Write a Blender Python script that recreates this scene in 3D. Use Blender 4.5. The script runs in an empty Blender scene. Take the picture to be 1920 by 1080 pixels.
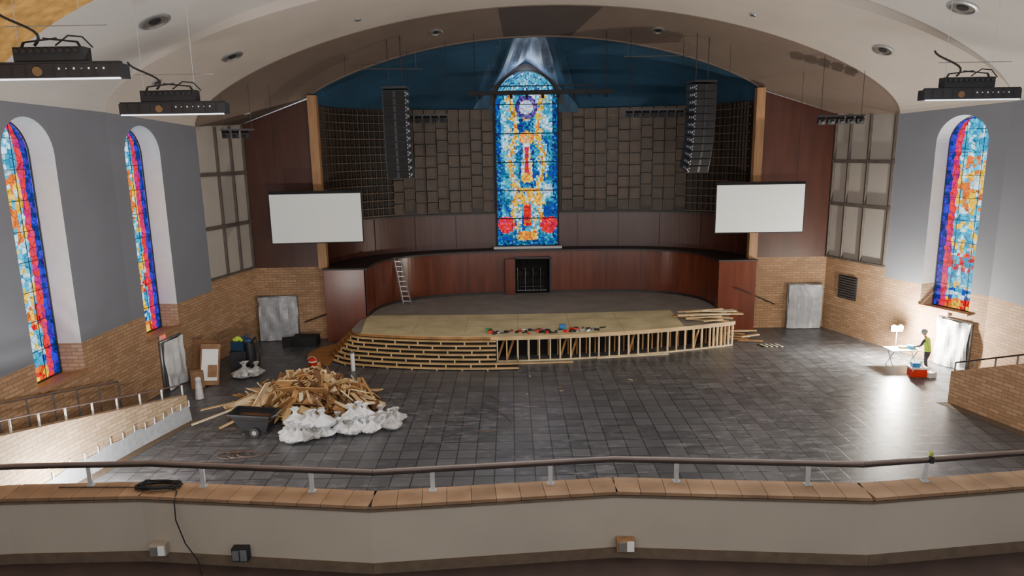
import bpy, bmesh, math, random
from mathutils import Vector, Matrix, noise
random.seed(11)
R=random.random
def U(a,b): return a+(b-a)*random.random()
sc=bpy.context.scene
def C(h,k=1.0):
    h=h.lstrip('#'); o=[]
    for i in (0,2,4):
        c=int(h[i:i+2],16)/255
        o.append(min(1,(c/12.92 if c<=.04045 else ((c+.055)/1.055)**2.4)*k))
    return (*o,1)
# ---------------------------------------------------------------- materials
def newmat(name):
    m=bpy.data.materials.new(name); m.use_nodes=True
    nt=m.node_tree; b=nt.nodes['Principled BSDF']
    return m,nt,b
def noise_node(nt,scale,stretch=(1,1,1),detail=5,coord='Object'):
    tc=nt.nodes.new('ShaderNodeTexCoord'); mp=nt.nodes.new('ShaderNodeMapping'); mp.inputs['Scale'].default_value=stretch
    n=nt.nodes.new('ShaderNodeTexNoise'); n.inputs['Scale'].default_value=scale; n.inputs['Detail'].default_value=detail
    nt.links.new(tc.outputs[coord],mp.inputs['Vector']); nt.links.new(mp.outputs['Vector'],n.inputs['Vector'])
    return n
def ramp(nt,src,stops):
    r=nt.nodes.new('ShaderNodeValToRGB'); e=r.color_ramp.elements
    while len(e)<len(stops): e.new(.5)
    for el,(p,c) in zip(e,stops): el.position=p; el.color=c
    nt.links.new(src,r.inputs['Fac']); return r
def sc_(c,k): return (min(1,c[0]*k),min(1,c[1]*k),min(1,c[2]*k),1)
def M(name,hexc,rough=.6,metal=0,var=.18,scale=2.5,stretch=(1,1,1),bump=0,spec=None,emit=None,es=0,alpha=None):
    m,nt,b=newmat(name); c=C(hexc)
    n=noise_node(nt,scale,stretch)
    r=ramp(nt,n.outputs['Fac'],[(.3,sc_(c,1-var)),(.7,sc_(c,1+var))])
    nt.links.new(r.outputs['Color'],b.inputs['Base Color'])
    b.inputs['Roughness'].default_value=rough; b.inputs['Metallic'].default_value=metal
    if spec is not None: b.inputs['Specular IOR Level'].default_value=spec
    if bump:
        bp=nt.nodes.new('ShaderNodeBump'); bp.inputs['Strength'].default_value=bump; bp.inputs['Distance'].default_value=.05
        nt.links.new(n.outputs['Fac'],bp.inputs['Height']); nt.links.new(bp.outputs['Normal'],b.inputs['Normal'])
    if emit: b.inputs['Emission Color'].default_value=C(emit); b.inputs['Emission Strength'].default_value=es
    if alpha is not None: b.inputs['Alpha'].default_value=alpha
    return m
def brickmat(name,c1,c2,mort,w=.4,h=.13,mw=.012,rough=.8,offset=.5,scuff=None):
    m,nt,b=newmat(name)
    uv=nt.nodes.new('ShaderNodeTexCoord'); br=nt.nodes.new('ShaderNodeTexBrick')
    br.inputs['Scale'].default_value=1; br.inputs['Brick Width'].default_value=w; br.inputs['Row Height'].default_value=h
    br.inputs['Mortar Size'].default_value=mw; br.offset=offset
    br.inputs['Color1'].default_value=C(c1); br.inputs['Color2'].default_value=C(c2); br.inputs['Mortar'].default_value=C(mort)
    nt.links.new(uv.outputs['UV'],br.inputs['Vector'])
    n=noise_node(nt,.4 if not scuff else .35,(1,1,1),3 if not scuff else 8)
    mx=nt.nodes.new('ShaderNodeMix'); mx.data_type='RGBA'; mx.blend_type='MULTIPLY'; mx.inputs[0].default_value=1
    r=ramp(nt,n.outputs['Fac'],[(.3,(.86,.86,.86,1)),(.7,(1.1,1.1,1.1,1))])
    nt.links.new(br.outputs['Color'],mx.inputs[6]); nt.links.new(r.outputs['Color'],mx.inputs[7])
    out=mx.outputs[2]
    if scuff:
        n2=noise_node(nt,1.6,(1,2.6,1),15); n2.inputs['Roughness'].default_value=.72
        r2=ramp(nt,n2.outputs['Fac'],[(.5,(0,0,0,1)),(.72,(1,1,1,1))])
        n3=noise_node(nt,.16,(1,1,1),4); r3=ramp(nt,n3.outputs['Fac'],[(.4,(.1,.1,.1,1)),(.6,(.7,.7,.7,1))])
        mm=nt.nodes.new('ShaderNodeMath'); mm.operation='MULTIPLY'
        nt.links.new(r2.outputs['Color'],mm.inputs[0]); nt.links.new(r3.outputs['Color'],mm.inputs[1])
        m2=nt.nodes.new('ShaderNodeMix'); m2.data_type='RGBA'; m2.inputs[7].default_value=C(scuff)
        nt.links.new(mm.outputs[0],m2.inputs[0]); nt.links.new(out,m2.inputs[6]); out=m2.outputs[2]
        rr=ramp(nt,n2.outputs['Fac'],[(.3,(.27,.27,.27,1)),(.75,(.48,.48,.48,1))])
        nt.links.new(rr.outputs['Color'],b.inputs['Roughness'])
    else: b.inputs['Roughness'].default_value=rough
    nt.links.new(out,b.inputs['Base Color'])
    bp=nt.nodes.new('ShaderNodeBump'); bp.inputs['Strength'].default_value=.25; bp.inputs['Distance'].default_value=.02; bp.invert=True
    nt.links.new(br.outputs['Fac'],bp.inputs['Height']); nt.links.new(bp.outputs['Normal'],b.inputs['Normal'])
    return m
def glassmat(name,strength,vs=4.2):
    m,nt,b=newmat(name)
    a=nt.nodes.new('ShaderNodeAttribute'); a.attribute_name='glasscol'
    tc=nt.nodes.new('ShaderNodeTexCoord'); v=nt.nodes.new('ShaderNodeTexVoronoi'); v.feature='DISTANCE_TO_EDGE'; v.inputs['Scale'].default_value=vs
    nt.links.new(tc.outputs['Object'],v.inputs['Vector'])
    r=ramp(nt,v.outputs['Distance'],[(.0,(.1,.1,.15,1)),(.05,(1,1,1,1))])
    mx=nt.nodes.new('ShaderNodeMix'); mx.data_type='RGBA'; mx.blend_type='MULTIPLY'; mx.inputs[0].default_value=1
    nt.links.new(a.outputs['Color'],mx.inputs[6]); nt.links.new(r.outputs['Color'],mx.inputs[7])
    nt.links.new(mx.outputs[2],b.inputs['Emission Color']); b.inputs['Emission Strength'].default_value=strength
    b.inputs['Base Color'].default_value=(.01,.01,.02,1); b.inputs['Roughness'].default_value=.5
    b.inputs['Specular IOR Level'].default_value=.1
    return m
brick=brickmat('brick_tan','#ac8a6a','#957455','#7a6450')
brickL=brickmat('brick_light','#bfa688','#a88e70','#8c765e')
floorm=brickmat('floor_tile_dark','#5e5f63','#4a4b4f','#333336',w=.6,h=.6,mw=.02,offset=0,scuff='#a0a1a3')
paintgray=M('paint_gray','#70737b',.8,var=.05,scale=.5)
white=M('paint_white','#dcdedc',.7,var=.05)
ceilm=M('ceiling_plaster','#b0a59b',.85,var=.06,scale=.4)
ceil2=M('ceiling_plaster_near','#b4b0ab',.85,var=.06,scale=.4)
tan=M('ceiling_tan_texture','#b98d4a',.95,var=.35,scale=3,bump=.6)
soff=M('soffit_brown','#63554b',.8,var=.1,scale=.5)
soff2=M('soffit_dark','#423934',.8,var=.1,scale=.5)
blue=M('ceiling_blue','#1d4058',.85,var=.3,scale=.35)
niche=M('niche_plaster','#7888a2',.6,var=.45,scale=1.3,stretch=(3,.4,.4),bump=.4)
redwood=M('red_wood_panel','#44241b',.4,var=.2,scale=1.4,stretch=(2,2,.25))
redwood2=M('red_wood_bright','#5f3021',.25,var=.25,scale=1.4,stretch=(2,2,.25))
darkwood=M('dark_trim','#2b2422',.5)
frametrim=M('frame_trim','#544c47',.6)
colwood=M('column_wood','#9a7450',.5,var=.2,scale=3,stretch=(4,4,.3))
pine=M('pine_lumber','#c8a878',.7,var=.25,scale=2)
pine2=M('pale_lumber','#dcc9a2',.7,var=.2,scale=2)
pine3=M('aged_lumber','#9c7448',.75,var=.3,scale=2)
pine4=M('brown_lumber','#6a4a2e',.75,var=.3,scale=2)
ply=M('plywood','#cfc196',.65,var=.18,scale=.9)
black=M('black_metal','#222226',.5,var=.2)
blackm=M('black_matte','#1a1a1d',.85,var=.2)
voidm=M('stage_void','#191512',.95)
stagefl=M('stage_floor_gray','#8f8881',.6,var=.14,scale=1)
metal=M('aluminium','#b8bcc0',.35,metal=.85,var=.08)
steel=M('galvanised','#9a9da0',.4,metal=.7)
screenm=M('screen_fabric','#dee1de',.8,var=.02,scale=.4)
plastic=M('plastic_sheet','#a4a8ad',.35,var=.12,scale=5,bump=.3)
plasticW=M('plastic_sheet_white','#d4d6d8',.4,var=.12,scale=4,bump=.4)
bagm=M('trash_bag_white','#d8d9dc',.3,var=.22,scale=5,bump=.6)
bagm2=M('trash_bag_grey','#aaa9a7',.3,var=.35,scale=5,bump=.6)
bagm3=M('trash_bag_tinted','#c8b8b4',.35,var=.3,scale=4)
red=M('red_plastic','#c8301f',.4)
orange=M('orange_wood','#94683c',.5,var=.25,scale=2)
bluep=M('blue_plastic','#2a78b8',.4)
whitep=M('white_plastic','#e6e6e4',.4,var=.05)
carpet=M('carpet_brown','#625344',.95,var=.15,scale=8)
balc=M('balcony_plaster','#a79b8b',.8,var=.07,scale=.7)
captile=M('cap_tile','#866a50',.55,var=.25,scale=2.2)
railwood=M('rail_wood','#665650',.4,var=.2)
cableM=M('cable_black','#141416',.6)
cableO=M('cable_orange','#5e4a40',.6)
panelm=M('acoustic_panel','#989189',.85,var=.06,scale=.8)
hivis=M('hi_vis_yellow','#b6d83a',.7,var=.1,emit='#b6d83a',es=.05)
cloth=M('cloth_grey','#4c5058',.9)
pants=M('trousers_dark','#30343c',.9)
skin=M('skin','#b88768',.6,var=.06)
boots=M('boots','#3a2a1e',.7)
lampon=M('lamp_glow','#ffffff',.5,emit='#fff6e0',es=200)
glowbar=M('led_strip','#ffffff',.5,emit='#e8eeff',es=1.8)
canin=M('downlight_inner','#6a6762',.4,metal=.3)
redsign=M('exit_red','#d0302a',.5,emit='#e03028',es=1.2)
brownfl=M('balcony_floor','#3e302b',.9)
gridm=[M('grid_block_%d'%i,h,.55,var=.2,scale=2) for i,h in enumerate(['#4a3c31','#41352b','#594838','#29211b'])]
# ---------------------------------------------------------------- mesh builder
class MB:
    def __init__(s): s.v=[];s.f=[];s.m=[]
    def add(s,vs,fs,mi=0):
        o=len(s.v); s.v+= [tuple(v) for v in vs]
        for f in fs: s.f.append([i+o for i in f]); s.m.append(mi)
    def quad(s,a,b,c,d,mi=0): s.add([a,b,c,d],[(0,1,2,3)],mi)
    def box(s,c,size,mi=0,rot=None):
        hx,hy,hz=[k/2 for k in size]; c=Vector(c)
        vs=[Vector((x,y,z)) for z in(-hz,hz) for y in(-hy,hy) for x in(-hx,hx)]
        if rot is not None: vs=[rot@v for v in vs]
        s.add([v+c for v in vs],[(0,2,3,1),(4,5,7,6),(0,1,5,4),(2,6,7,3),(0,4,6,2),(1,3,7,5)],mi)
    def bar(s,p,q,w,h,mi=0,up=(0,0,1)):
        p=Vector(p);q=Vector(q);d=(q-p);L=d.length
        if L<1e-6:return
        d/=L;u=Vector(up)
        if abs(d.dot(u))>.98:u=Vector((0,1,0))
        x=d.cross(u).normalized();z=x.cross(d)
        s.box((p+q)/2,(w,L,h),mi,Matrix((x,d,z)).transposed())
    def cyl(s,p,q,r,mi=0,n=8,r2=None):
        p=Vector(p);q=Vector(q);d=(q-p).normalized();r2=r if r2 is None else r2
        a=d.orthogonal().normalized();b=d.cross(a)
        vs=[];
        for c,rr in((p,r),(q,r2)):
            for i in range(n):
                t=2*math.pi*i/n; vs.append(c+a*math.cos(t)*rr+b*math.sin(t)*rr)
        fs=[(i,(i+1)%n,n+(i+1)%n,n+i) for i in range(n)]+[tuple(range(n-1,-1,-1)),tuple(range(n,2*n))]
        s.add(vs,fs,mi)
    def tube(s,pts,r,mi=0,n=6):
        for a,b in zip(pts,pts[1:]):
            if (Vector(a)-Vector(b)).length>1e-5: s.cyl(a,b,r,mi,n)
    def sph(s,c,r,mi=0,k=(1,1,1),n=10,rot=None):
        c=Vector(c);vs=[];fs=[];m=n//2+1
        for j in range(m+1):
            ph=math.pi*j/m
            for i in range(n):
                t=2*math.pi*i/n
                v=Vector((math.sin(ph)*math.cos(t)*k[0],math.sin(ph)*math.sin(t)*k[1],math.cos(ph)*k[2]))*r
                if rot is not None: v=rot@v
                vs.append(c+v)
        for j in range(m):
            for i in range(n): fs.append((j*n+i,(j+1)*n+i,(j+1)*n+(i+1)%n,j*n+(i+1)%n))
        s.add(vs,fs,mi)
    def prism(s,poly,z0,z1,mt=0,ms=0):
        n=len(poly)
        s.add([(x,y,z1) for x,y in poly],[tuple(range(n))],mt)
        s.add([(x,y,z0) for x,y in poly],[tuple(range(n-1,-1,-1))],ms)
        for i in range(n):
            a=poly[i];b=poly[(i+1)%n]
            s.quad((a[0],a[1],z0),(b[0],b[1],z0),(b[0],b[1],z1),(a[0],a[1],z1),ms)
    def build(s,name,mats,smooth=False,parent=None):
        me=bpy.data.meshes.new(name); me.from_pydata(s.v,[],s.f)
        for m in mats: me.materials.append(m)
        me.polygons.foreach_set('material_index',s.m)
        if smooth: me.polygons.foreach_set('use_smooth',[True]*len(s.f))
        uv=me.uv_layers.new(name='UVMap'); me.update()
        for p in me.polygons:
            n=p.normal
            if abs(n.z)>.7: t=Vector((1,0,0));w=Vector((0,1,0))
            else:
                t=Vector((-n.y,n.x,0)).normalized(); w=Vector((0,0,1))
                if t.x+t.y*.5<0:t=-t
            for li in p.loop_indices:
                co=me.vertices[me.loops[li].vertex_index].co
                uv.data[li].uv=(co.dot(t),co.dot(w))
        ob=bpy.data.objects.new(name,me); sc.collection.objects.link(ob)
        if parent: ob.parent=parent
        return ob
def Rz(d): return Matrix.Rotation(math.radians(d),3,'Z')
def eul(x,y,z): return (Matrix.Rotation(math.radians(z),3,'Z')@Matrix.Rotation(math.radians(y),3,'Y')@Matrix.Rotation(math.radians(x),3,'X'))
def lerp(a,b,t): return a+(b-a)*t
# ---------------------------------------------------------------- camera
cd=bpy.data.cameras.new('camera'); cam=bpy.data.objects.new('camera',cd); sc.collection.objects.link(cam)
cd.lens=24.06; cd.sensor_width=36; cd.clip_end=300
cam.matrix_world=Matrix.Translation((0,0,9.3))@Matrix.Rotation(math.radians(90-11.24),4,'X')@Matrix.Rotation(math.radians(-.9),4,'Z')
sc.camera=cam
# ---------------------------------------------------------------- floor
mb=MB(); mb.box((2.5,16,-.1),(38,44,.2)); mb.build('floor',[floorm])
# ---------------------------------------------------------------- stained glass
def glass(name,P,w,z0,zs,nx,ny,colfn,mat,parent=None,flip=1):
    h=w/2; H=zs+h-z0
    vs=[];fs=[];cols=[]
    for j in range(ny+1):
        z=z0+H*j/ny
        hw=h if z<=zs else math.sqrt(max(0,h*h-(z-zs)**2))
        for i in range(nx+1):
            u=-1+2*i/nx
            if 0<i<nx: u+=U(-.35,.35)*2/nx
            zz=z+(U(-.35,.35)*H/ny if 0<j<ny and 0<i<nx else 0)
            vs.append(P(h+u*hw,min(zz,zs+h)))
    for j in range(ny):
        for i in range(nx):
            fs.append((j*(nx+1)+i,j*(nx+1)+i+1,(j+1)*(nx+1)+i+1,(j+1)*(nx+1)+i))
            cols.append(colfn((-1+2*(i+.5)/nx)*flip,(j+.5)/ny))
    me=bpy.data.meshes.new(name); me.from_pydata([tuple(v) for v in vs],[],fs); me.materials.append(mat)
    ca=me.color_attributes.new('glasscol','FLOAT_COLOR','CORNER')
    for p,c in zip(me.polygons,cols):
        for li in p.loop_indices: ca.data[li].color=c
    ob=bpy.data.objects.new(name,me); sc.collection.objects.link(ob)
    if parent: ob.parent=parent
    return ob
def pick(*a): return random.choice(a)
CY='#0090c0';SKY='#18b8dc';WH='#c0e8fa';BL='#0038a0';NV='#041a5c';YE='#f8c400';OR='#e87000';RD='#d00004';MG='#a00060';PU='#2c0c80';TE='#006480'
def nz(u,v,k): return noise.noise(Vector((u*2.2,v*9,k)))
def centercol(u,v):
    a=nz(u,v,3.1)+U(-.2,.2); k=U(.5,1.0)
    c= BL if a<-.24 else TE if a<-.08 else CY if a<.18 else SKY if a<.36 else WH
    st=.44+.09*math.sin(v*16)
    d1=abs(abs(u)-st)
    if .1<v<.87:
        if d1<.07: c=pick(YE,YE,OR,YE,WH)
        elif d1<.18 and nz(u*2,v*2,8)>-.15: c=pick(WH,SKY,YE,WH,SKY,CY)
    if abs(u)<.22 and .3<v<.74: c=pick(BL,CY,CY,NV,BL,TE)
    if abs(u)<.14 and .72<v<.76: c=pick(YE,WH,OR)
    if abs(u)>.84: c=pick(BL,TE,CY,BL,NV)
    if v>.88: c=pick(SKY,CY,CY,WH,BL,SKY)
    d=math.hypot(u*1.8,(v-.80)*9.9)
    if d<.62: c=pick(PU,'#5030a8',PU,'#7850b8')
    if d<.42: c=pick(WH,'#d890c8',WH,'#a8d0f0')
    # central robed figure: halo, head, gold robe, red sash
    if math.hypot(u*1.8,(v-.625)*9.9)<.42: c=pick(YE,OR,YE); k=U(.8,1)
    if math.hypot(u*1.8,(v-.62)*9.9)<.2: c=pick('#e8b080','#d89860')
    if .40<v<.60 and abs(u)<.09+(.60-v)*.6: c=pick(WH,YE,WH,'#e8d8a0')
    if .40<v<.57 and abs(u)<.07: c=pick(RD,RD,MG,RD); k=U(.8,1)
    if math.hypot(u*1.4,(v-.40)*9.9)<.26: c=pick(YE,OR,YE,YE)
    if .24<v<.34 and abs(u)<.25+(.34-v)*3.5 and nz(u*3,v*3,5)>-.3: c=pick(YE,OR,YE,WH,YE)
    if abs(u)<.12 and .12<v<.25: c=pick(RD,RD,OR,RD)
    if .2<abs(u)<.36 and .04<v<.22: c=pick(CY,WH,YE,WH)
    if math.hypot((abs(u)-.7)*1.8,(v-.125)*9.9)<.5: c=pick(RD,RD,MG,RD,'#f02040'); k=U(.8,1)
    if v<.035: c=pick(BL,CY,TE,NV)
    if .03<v<.09 and abs(u)<.3: c=pick(OR,YE,OR,YE)
    return C(c,k)
def sidecol(u,v):
    if u>.76 or v>.985: return C(pick(NV,PU,'#1414a0'),U(.9,1.5))
    if u>.56: return C(pick(MG,RD,'#c81040'),U(.8,1.2))
    if u<-.9: return C(pick(NV,CY,MG,BL),U(.8,1.2))
    a=nz(u*1.5,v*1.5,12)+U(-.3,.3)
    if v>.8: c=CY if a<-.1 else SKY if a<.2 else WH
    elif v>.5: c=YE if a<-.1 else WH if a<.12 else SKY if a<.3 else OR
    elif v>.12: c=CY if a<-.15 else SKY if a<.05 else WH if a<.25 else YE
    else: c=pick(SKY,WH,CY,BL,CY)
    if abs(v-.25)<.05 and nz(u*3,v*3,1)>0: c=pick(RD,OR,RD)
    if v<.05: c=pick(OR,RD,YE)
    return C(c,U(.6,1.1))
gC=glassmat('stained_glass_center',1.7,3.6); gS=glassmat('stained_glass_side',2.0,3.6)
# ---------------------------------------------------------------- side walls
wmats=[brick,paintgray,white,brickL,colwood]
wincount=[0]
def side_wall(name,p0,p1,zt0,zt1,zb,nrm,wins=()):
    p0=Vector((*p0,0));p1=Vector((*p1,0));d=p1-p0;L=d.length;d/=L
    n=Vector((d.y,-d.x,0)); 
    if n.dot(Vector((*nrm,0)))<0:n=-n
    def P(s,z,o=0): v=p0+d*s+n*o; return (v.x,v.y,z)
    def zt(s): return lerp(zt0,zt1,s/L)
    mb=MB(); cur=0
    def solid(a,b):
        mb.quad(P(a,0),P(b,0),P(b,zb),P(a,zb),0); mb.quad(P(a,zb),P(b,zb),P(b,zt(b)),P(a,zt(a)),1)
    for (a,b,sill,top) in wins:
        solid(cur,a); cur=b; h=(b-a)/2; zs=top-h; dep=.85
        mb.quad(P(a,0),P(b,0),P(b,sill),P(a,sill),0)
        N=18; pts=[(a+h-h*math.cos(math.pi*i/N),zs+h*math.sin(math.pi*i/N)) for i in range(N+1)]
        for (s0,z0),(s1,z1) in zip(pts,pts[1:]):
            mb.quad(P(s0,z0),P(s1,z1),P(s1,zt(s1)),P(s0,zt(s0)),1)
            mb.quad(P(s0,z0),P(s1,z1),P(s1,z1,dep),P(s0,z0,dep),2)
        for s in(a,b):
            mb.quad(P(s,sill),P(s,zb),P(s,zb,dep),P(s,sill,dep),3)
            mb.quad(P(s,zb),P(s,zs),P(s,zs,dep),P(s,zb,dep),2)
        mb.quad(P(a,sill),P(b,sill),P(b,sill,dep),P(a,sill,dep),4)
        wincount[0]+=1; nm='window_%d'%wincount[0]
        f=MB()
        c=[P(a+.02,sill+.02,dep-.05)]+[P(s,z,dep-.05) for s,z in pts]+[P(b-.02,sill+.02,dep-.05),P(a+.02,sill+.02,dep-.05)]
        f.tube(c,.03,0,6)
        z=sill+1.0
        while z<zs+h-.3:
            hw=h if z<zs else math.sqrt(h*h-(z-zs)**2)
            f.tube([P(a+h-hw,z,dep-.04),P(a+h+hw,z,dep-.04)],.016,0,4); z+=.95
        for q in(-.35,.35): f.tube([P(a+h+q*h,sill,dep-.04),P(a+h+q*h,zs+h*math.sqrt(1-q*q),dep-.04)],.012,0,4)
        fo=f.build(nm,[black,colwood])
        glass('stained_glass',lambda s,z:P(a+s,z,dep),b-a,sill,zs,16,54,sidecol,gS,parent=fo)
    solid(cur,L)
    return mb.build(name,wmats),P
L0=(-14.4,-3);L1=(-14.4,17.5);L2=(-14.3,25.0);L3=(-13.7,30.7);L4=(-13.0,34.1)
R0=(19.3,-3);R1=(19.3,24.9);R2=(19.2,26.9);R3=(17.4,31.4);R4=(16.3,35.0)
side_wall('wall_left',L0,L1,11,11,3.3,(-1,0),[(12,14.2,2.3,10.55)])
_,PL1=side_wall('wall_left_mid',L1,L2,11,10.9,3.3,(-1,0),[(2.25,4.5,2.3,10.55)])
_,PL2=side_wall('wall_left_far',L2,L3,10.9,10.6,3.3,(-1,0),[(.8,2.95,2.3,10.5)])
side_wall('wall_right',R0,R1,11,11,3.3,(1,0),[(24.2,26.4,2.3,10.55)])
side_wall('wall_right_mid',R1,R2,11,10.9,3.3,(1,0))
_,PR2=side_wall('wall_right_far',R2,R3,10.9,10.7,3.3,(1,0),[(.75,2.95,2.3,10.5)])
def framed_wall(name,p0,p1,z0,z1,cols,rows,zb=3.75):
    p0=Vector((*p0,0));p1=Vector((*p1,0));d=p1-p0;L=d.length;d/=L;n=Vector((-d.y,d.x,0))
    if n.x*p0.x>0:n=-n
    def P(s,z,o=0): v=p0+d*s+n*o; return (v.x,v.y,z)
    mb=MB(); mb.quad(P(0,0),P(L,0),P(L,zb),P(0,zb),0); mb.quad(P(0,zb),P(L,zb),P(L,z1),P(0,z0),1)
    for c in cols: mb.bar(P(c*L,zb,.05),P(c*L,lerp(z0,z1,c)-.05,.05),.12,.1,2)
    for r in rows: mb.bar(P(0,r,.06),P(L,r,.06),.12,.1 if r<4 else .16,2)
    mb.build(name,[brick,panelm,frametrim]); return P
PBL=framed_wall('wall_left_panelled',L3,L4,10.6,10.8,(.36,.68,.98),(3.8,6.1,8.5))
PBR=framed_wall('wall_right_panelled',R3,R4,10.7,10.9,(.02,.4,.72,.98),(3.8,6.5,8.6))
def wallC(name,a,b,za,zb_):
    mb=MB(); mb.quad((a[0],a[1],0),(b[0],b[1],0),(b[0],b[1],3.75),(a[0],a[1],3.75),0)
    mb.quad((a[0],a[1],3.75),(b[0],b[1],3.75),(b[0],b[1],zb_),(a[0],a[1],za),1)
    return mb.build(name,[brick,redwood])
wallC('wall_back_left',L4,(-9.3,34.2),10.8,12.1)
wallC('wall_back_right',(12.2,35.0),R4,12.2,10.9)
mb=MB(); mb.box((-9.45,34.02,7.9),(.42,.36,8.4),0); mb.build('trim_1',[colwood])
mb=MB(); mb.box((12.35,34.8,7.95),(.42,.36,8.5),0); mb.build('trim_2',[colwood])
# ---------------------------------------------------------------- curved walls
def upw(s): return (1.45+10.95*s, lerp(34.2,35,(s+1)/2)+6.0*(1-abs(s)**2.6)**(1/2.6))
def low(s): return (1.65+8.95*s, lerp(33.6,34.4,(s+1)/2)+5.2*(1-abs(s)**3)**(1/3))
SS=[-math.cos(math.pi*i/96) for i in range(97)]
def resample(pts,step):
    out=[Vector(pts[0])];acc=0
    for a,b in zip(pts,pts[1:]):
        a=Vector(a);b=Vector(b);L=(b-a).length;t=step-acc
        while t<=L: out.append(a+(b-a)*(t/L)); t+=step
        acc=(acc+L)%step
    return out
UP=[upw(s) for s in SS]; LO=[low(s) for s in SS]
mb=MB()
for a,b in zip(UP,UP[1:]):
    for z0,z1,m in((0,3.7,2),(3.7,5.75,0),(5.75,11.75,1)):
        mb.quad((*a,z0),(*b,z0),(*b,z1),(*a,z1),m)
mb.build('wall_stage_back',[redwood,gridm[3],voidm])
g=MB(); rs=resample(UP,.66)
for k,(a,b) in enumerate(zip(rs,rs[1:])):
    mid=(a+b)/2
    if abs(mid.x-.97)<2.1: continue
    d=(b-a).normalized(); n=Vector((d.y,-d.x)); 
    ang=math.atan2(d.y,d.x); rot=Matrix.Rotation(ang,3,'Z')
    edge= mid.x<-6.6 or mid.x>10.2
    z=5.85+(.2 if k%3==1 else 0); j=0
    while z<11.5:
        h=.66
        zc=z+h/2
        if not edge:
            dep=random.choice((.04,.08,.13,.18)); w=.58
            c=mid+n*(dep/2); mm=random.choice((0,1,1,0))
            g.box((c.x,c.y,min(zc,11.4)),(w,dep,w),mm,rot)
            for (ox,oz,sx,sz) in((0,.27,w,.045),(0,-.27,w,.045),(.27,0,.045,w),(-.27,0,.045,w)):
                c2=mid+n*(dep+.02)+d*ox; g.box((c2.x,c2.y,min(zc,11.4)+oz),(sx,.05,sz),2 if R()<.6 else 0,rot)
        z+=h;j+=1
    if edge:
        for q in(0,.5):
            p=a+(b-a)*q+n*.18; g.box((p.x,p.y,8.75),(.05,.1,5.8),1,rot)
        zz=5.9
        while zz<11.7:
            c=mid+n*.2; g.box((c.x,c.y,zz),(.7,.08,.05),2,rot); zz+=.42
g.build('wall_grid_blocks',gridm)
mb=MB()
for k,p in enumerate(resample(UP,2.4)):
    if abs(p.x-.97)<2: continue
    mb.box((p.x,p.y-.03,4.75),(.02,.05,2.0),0)
for a,b in zip(UP,UP[1:]): mb.bar((a[0],a[1]-.06,5.76),(b[0],b[1]-.06,5.76),.1,.08,0)
mb.build('trim_stage_band',[darkwood])
mb=MB()
for i in range(len(UP)-1):
    a,b,c,d=UP[i],UP[i+1],LO[i+1],LO[i]
    mb.quad((*a,3.7),(*b,3.7),(*c,3.7),(*d,3.7),0)
mb.build('stage_ledge',[darkwood])
mb=MB(); DX0,DX1,DZ=.15,2.25,3.3
for a,b in zip(LO,LO[1:]):
    mx=(a[0]+b[0])/2; z0=1.2
    if DX0<mx<DX1: z0=DZ
    mb.quad((*a,z0),(*b,z0),(*b,3.66),(*a,3.66),0)
    mb.bar((a[0],a[1]-.04,3.7),(b[0],b[1]-.04,3.7),.2,.1,1)
    if not(DX0<mx<DX1): mb.bar((a[0],a[1]-.03,1.27),(b[0],b[1]-.03,1.27),.05,.14,1)
for p in resample(LO,2.0):
    if not(DX0-.2<p.x<DX1+.2): mb.box((p.x,p.y-.01,2.45),(.018,.02,2.4),1)
mb.build('wall_stage_lower',[redwood2,darkwood],smooth=False)
mb=MB(); mb.box((-8.35,33.75,1.85),(2.0,.5,3.7),0); mb.box((-8.35,33.75,3.72),(2.1,.6,.08),1); mb.build('trim_3',[redwood2,darkwood])
mb=MB(); mb.box((11.5,34.55,1.85),(1.9,.5,3.7),0); mb.box((11.5,34.55,3.72),(2.0,.6,.08),1); mb.build('trim_4',[redwood2,darkwood])
e=MB()
e.bar((DX0,39.05,1.2),(DX0,39.05,3.3),.12,.12,0);e.bar((DX1,39.05,1.2),(DX1,39.05,3.3),.12,.12,0);e.bar((DX0,39.05,3.3),(DX1,39.05,3.3),.12,.12,0)
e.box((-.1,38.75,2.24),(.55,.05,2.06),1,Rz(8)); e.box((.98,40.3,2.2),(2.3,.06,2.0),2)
for x in(.5,.95,1.4,1.85):
    e.cyl((x,39.9,1.2),(x,39.9,2.2),.02,0); e.box((x,39.85,2.25),(.36,.05,.25),2,eul(-20,0,0)); e.cyl((x-.2,39.9,1.22),(x+.2,39.9,1.22),.015,3); e.cyl((x-.18,39.8,2.15),(x+.18,39.8,2.15),.012,3); e.cyl((x-.15,39.75,1.2),(x-.15,39.75,2.6),.012,3)
e.box((1.2,39.9,1.5),(1.3,.4,.05),0)
e.build('door_1',[darkwood,redwood2,voidm,steel])
# ---------------------------------------------------------------- ceiling
def mk(L,Rr,rise,bl): return (Vector(L),Vector(Rr),rise,bl)
def ap(A,s):
    L,Q,rise,bl=A; p=L.lerp(Q,(s+1)/2); s=max(-1,min(1,s))
    pr=bl*math.sqrt(1-s*s)+(1-bl)*(1-s*s)
    return Vector((p.x,p.y,p.z+rise*pr))
def sofx(A,x): return 2*(x-A[0].x)/(A[1].x-A[0].x)-1
O3=mk((-9.6,34.2,12.05),(12.4,35,12.15),2.65,.3)
O2=mk((L3[0],L3[1],10.6),(R3[0],R3[1],10.7),4.8,.6)
O1=mk((L2[0],L2[1],10.9),(R2[0],R2[1],10.9),4.7,.6)
O1b=mk((L2[0],L2[1],10.9),(R2[0],R2[1],10.9),5.2,.6)
Om=mk((-14.35,19.6,10.95),(19.3,22.5,11),5.4,.6)
O0=mk((-14.4,-3,11),(19.3,-3,11),6,.6)
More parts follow.
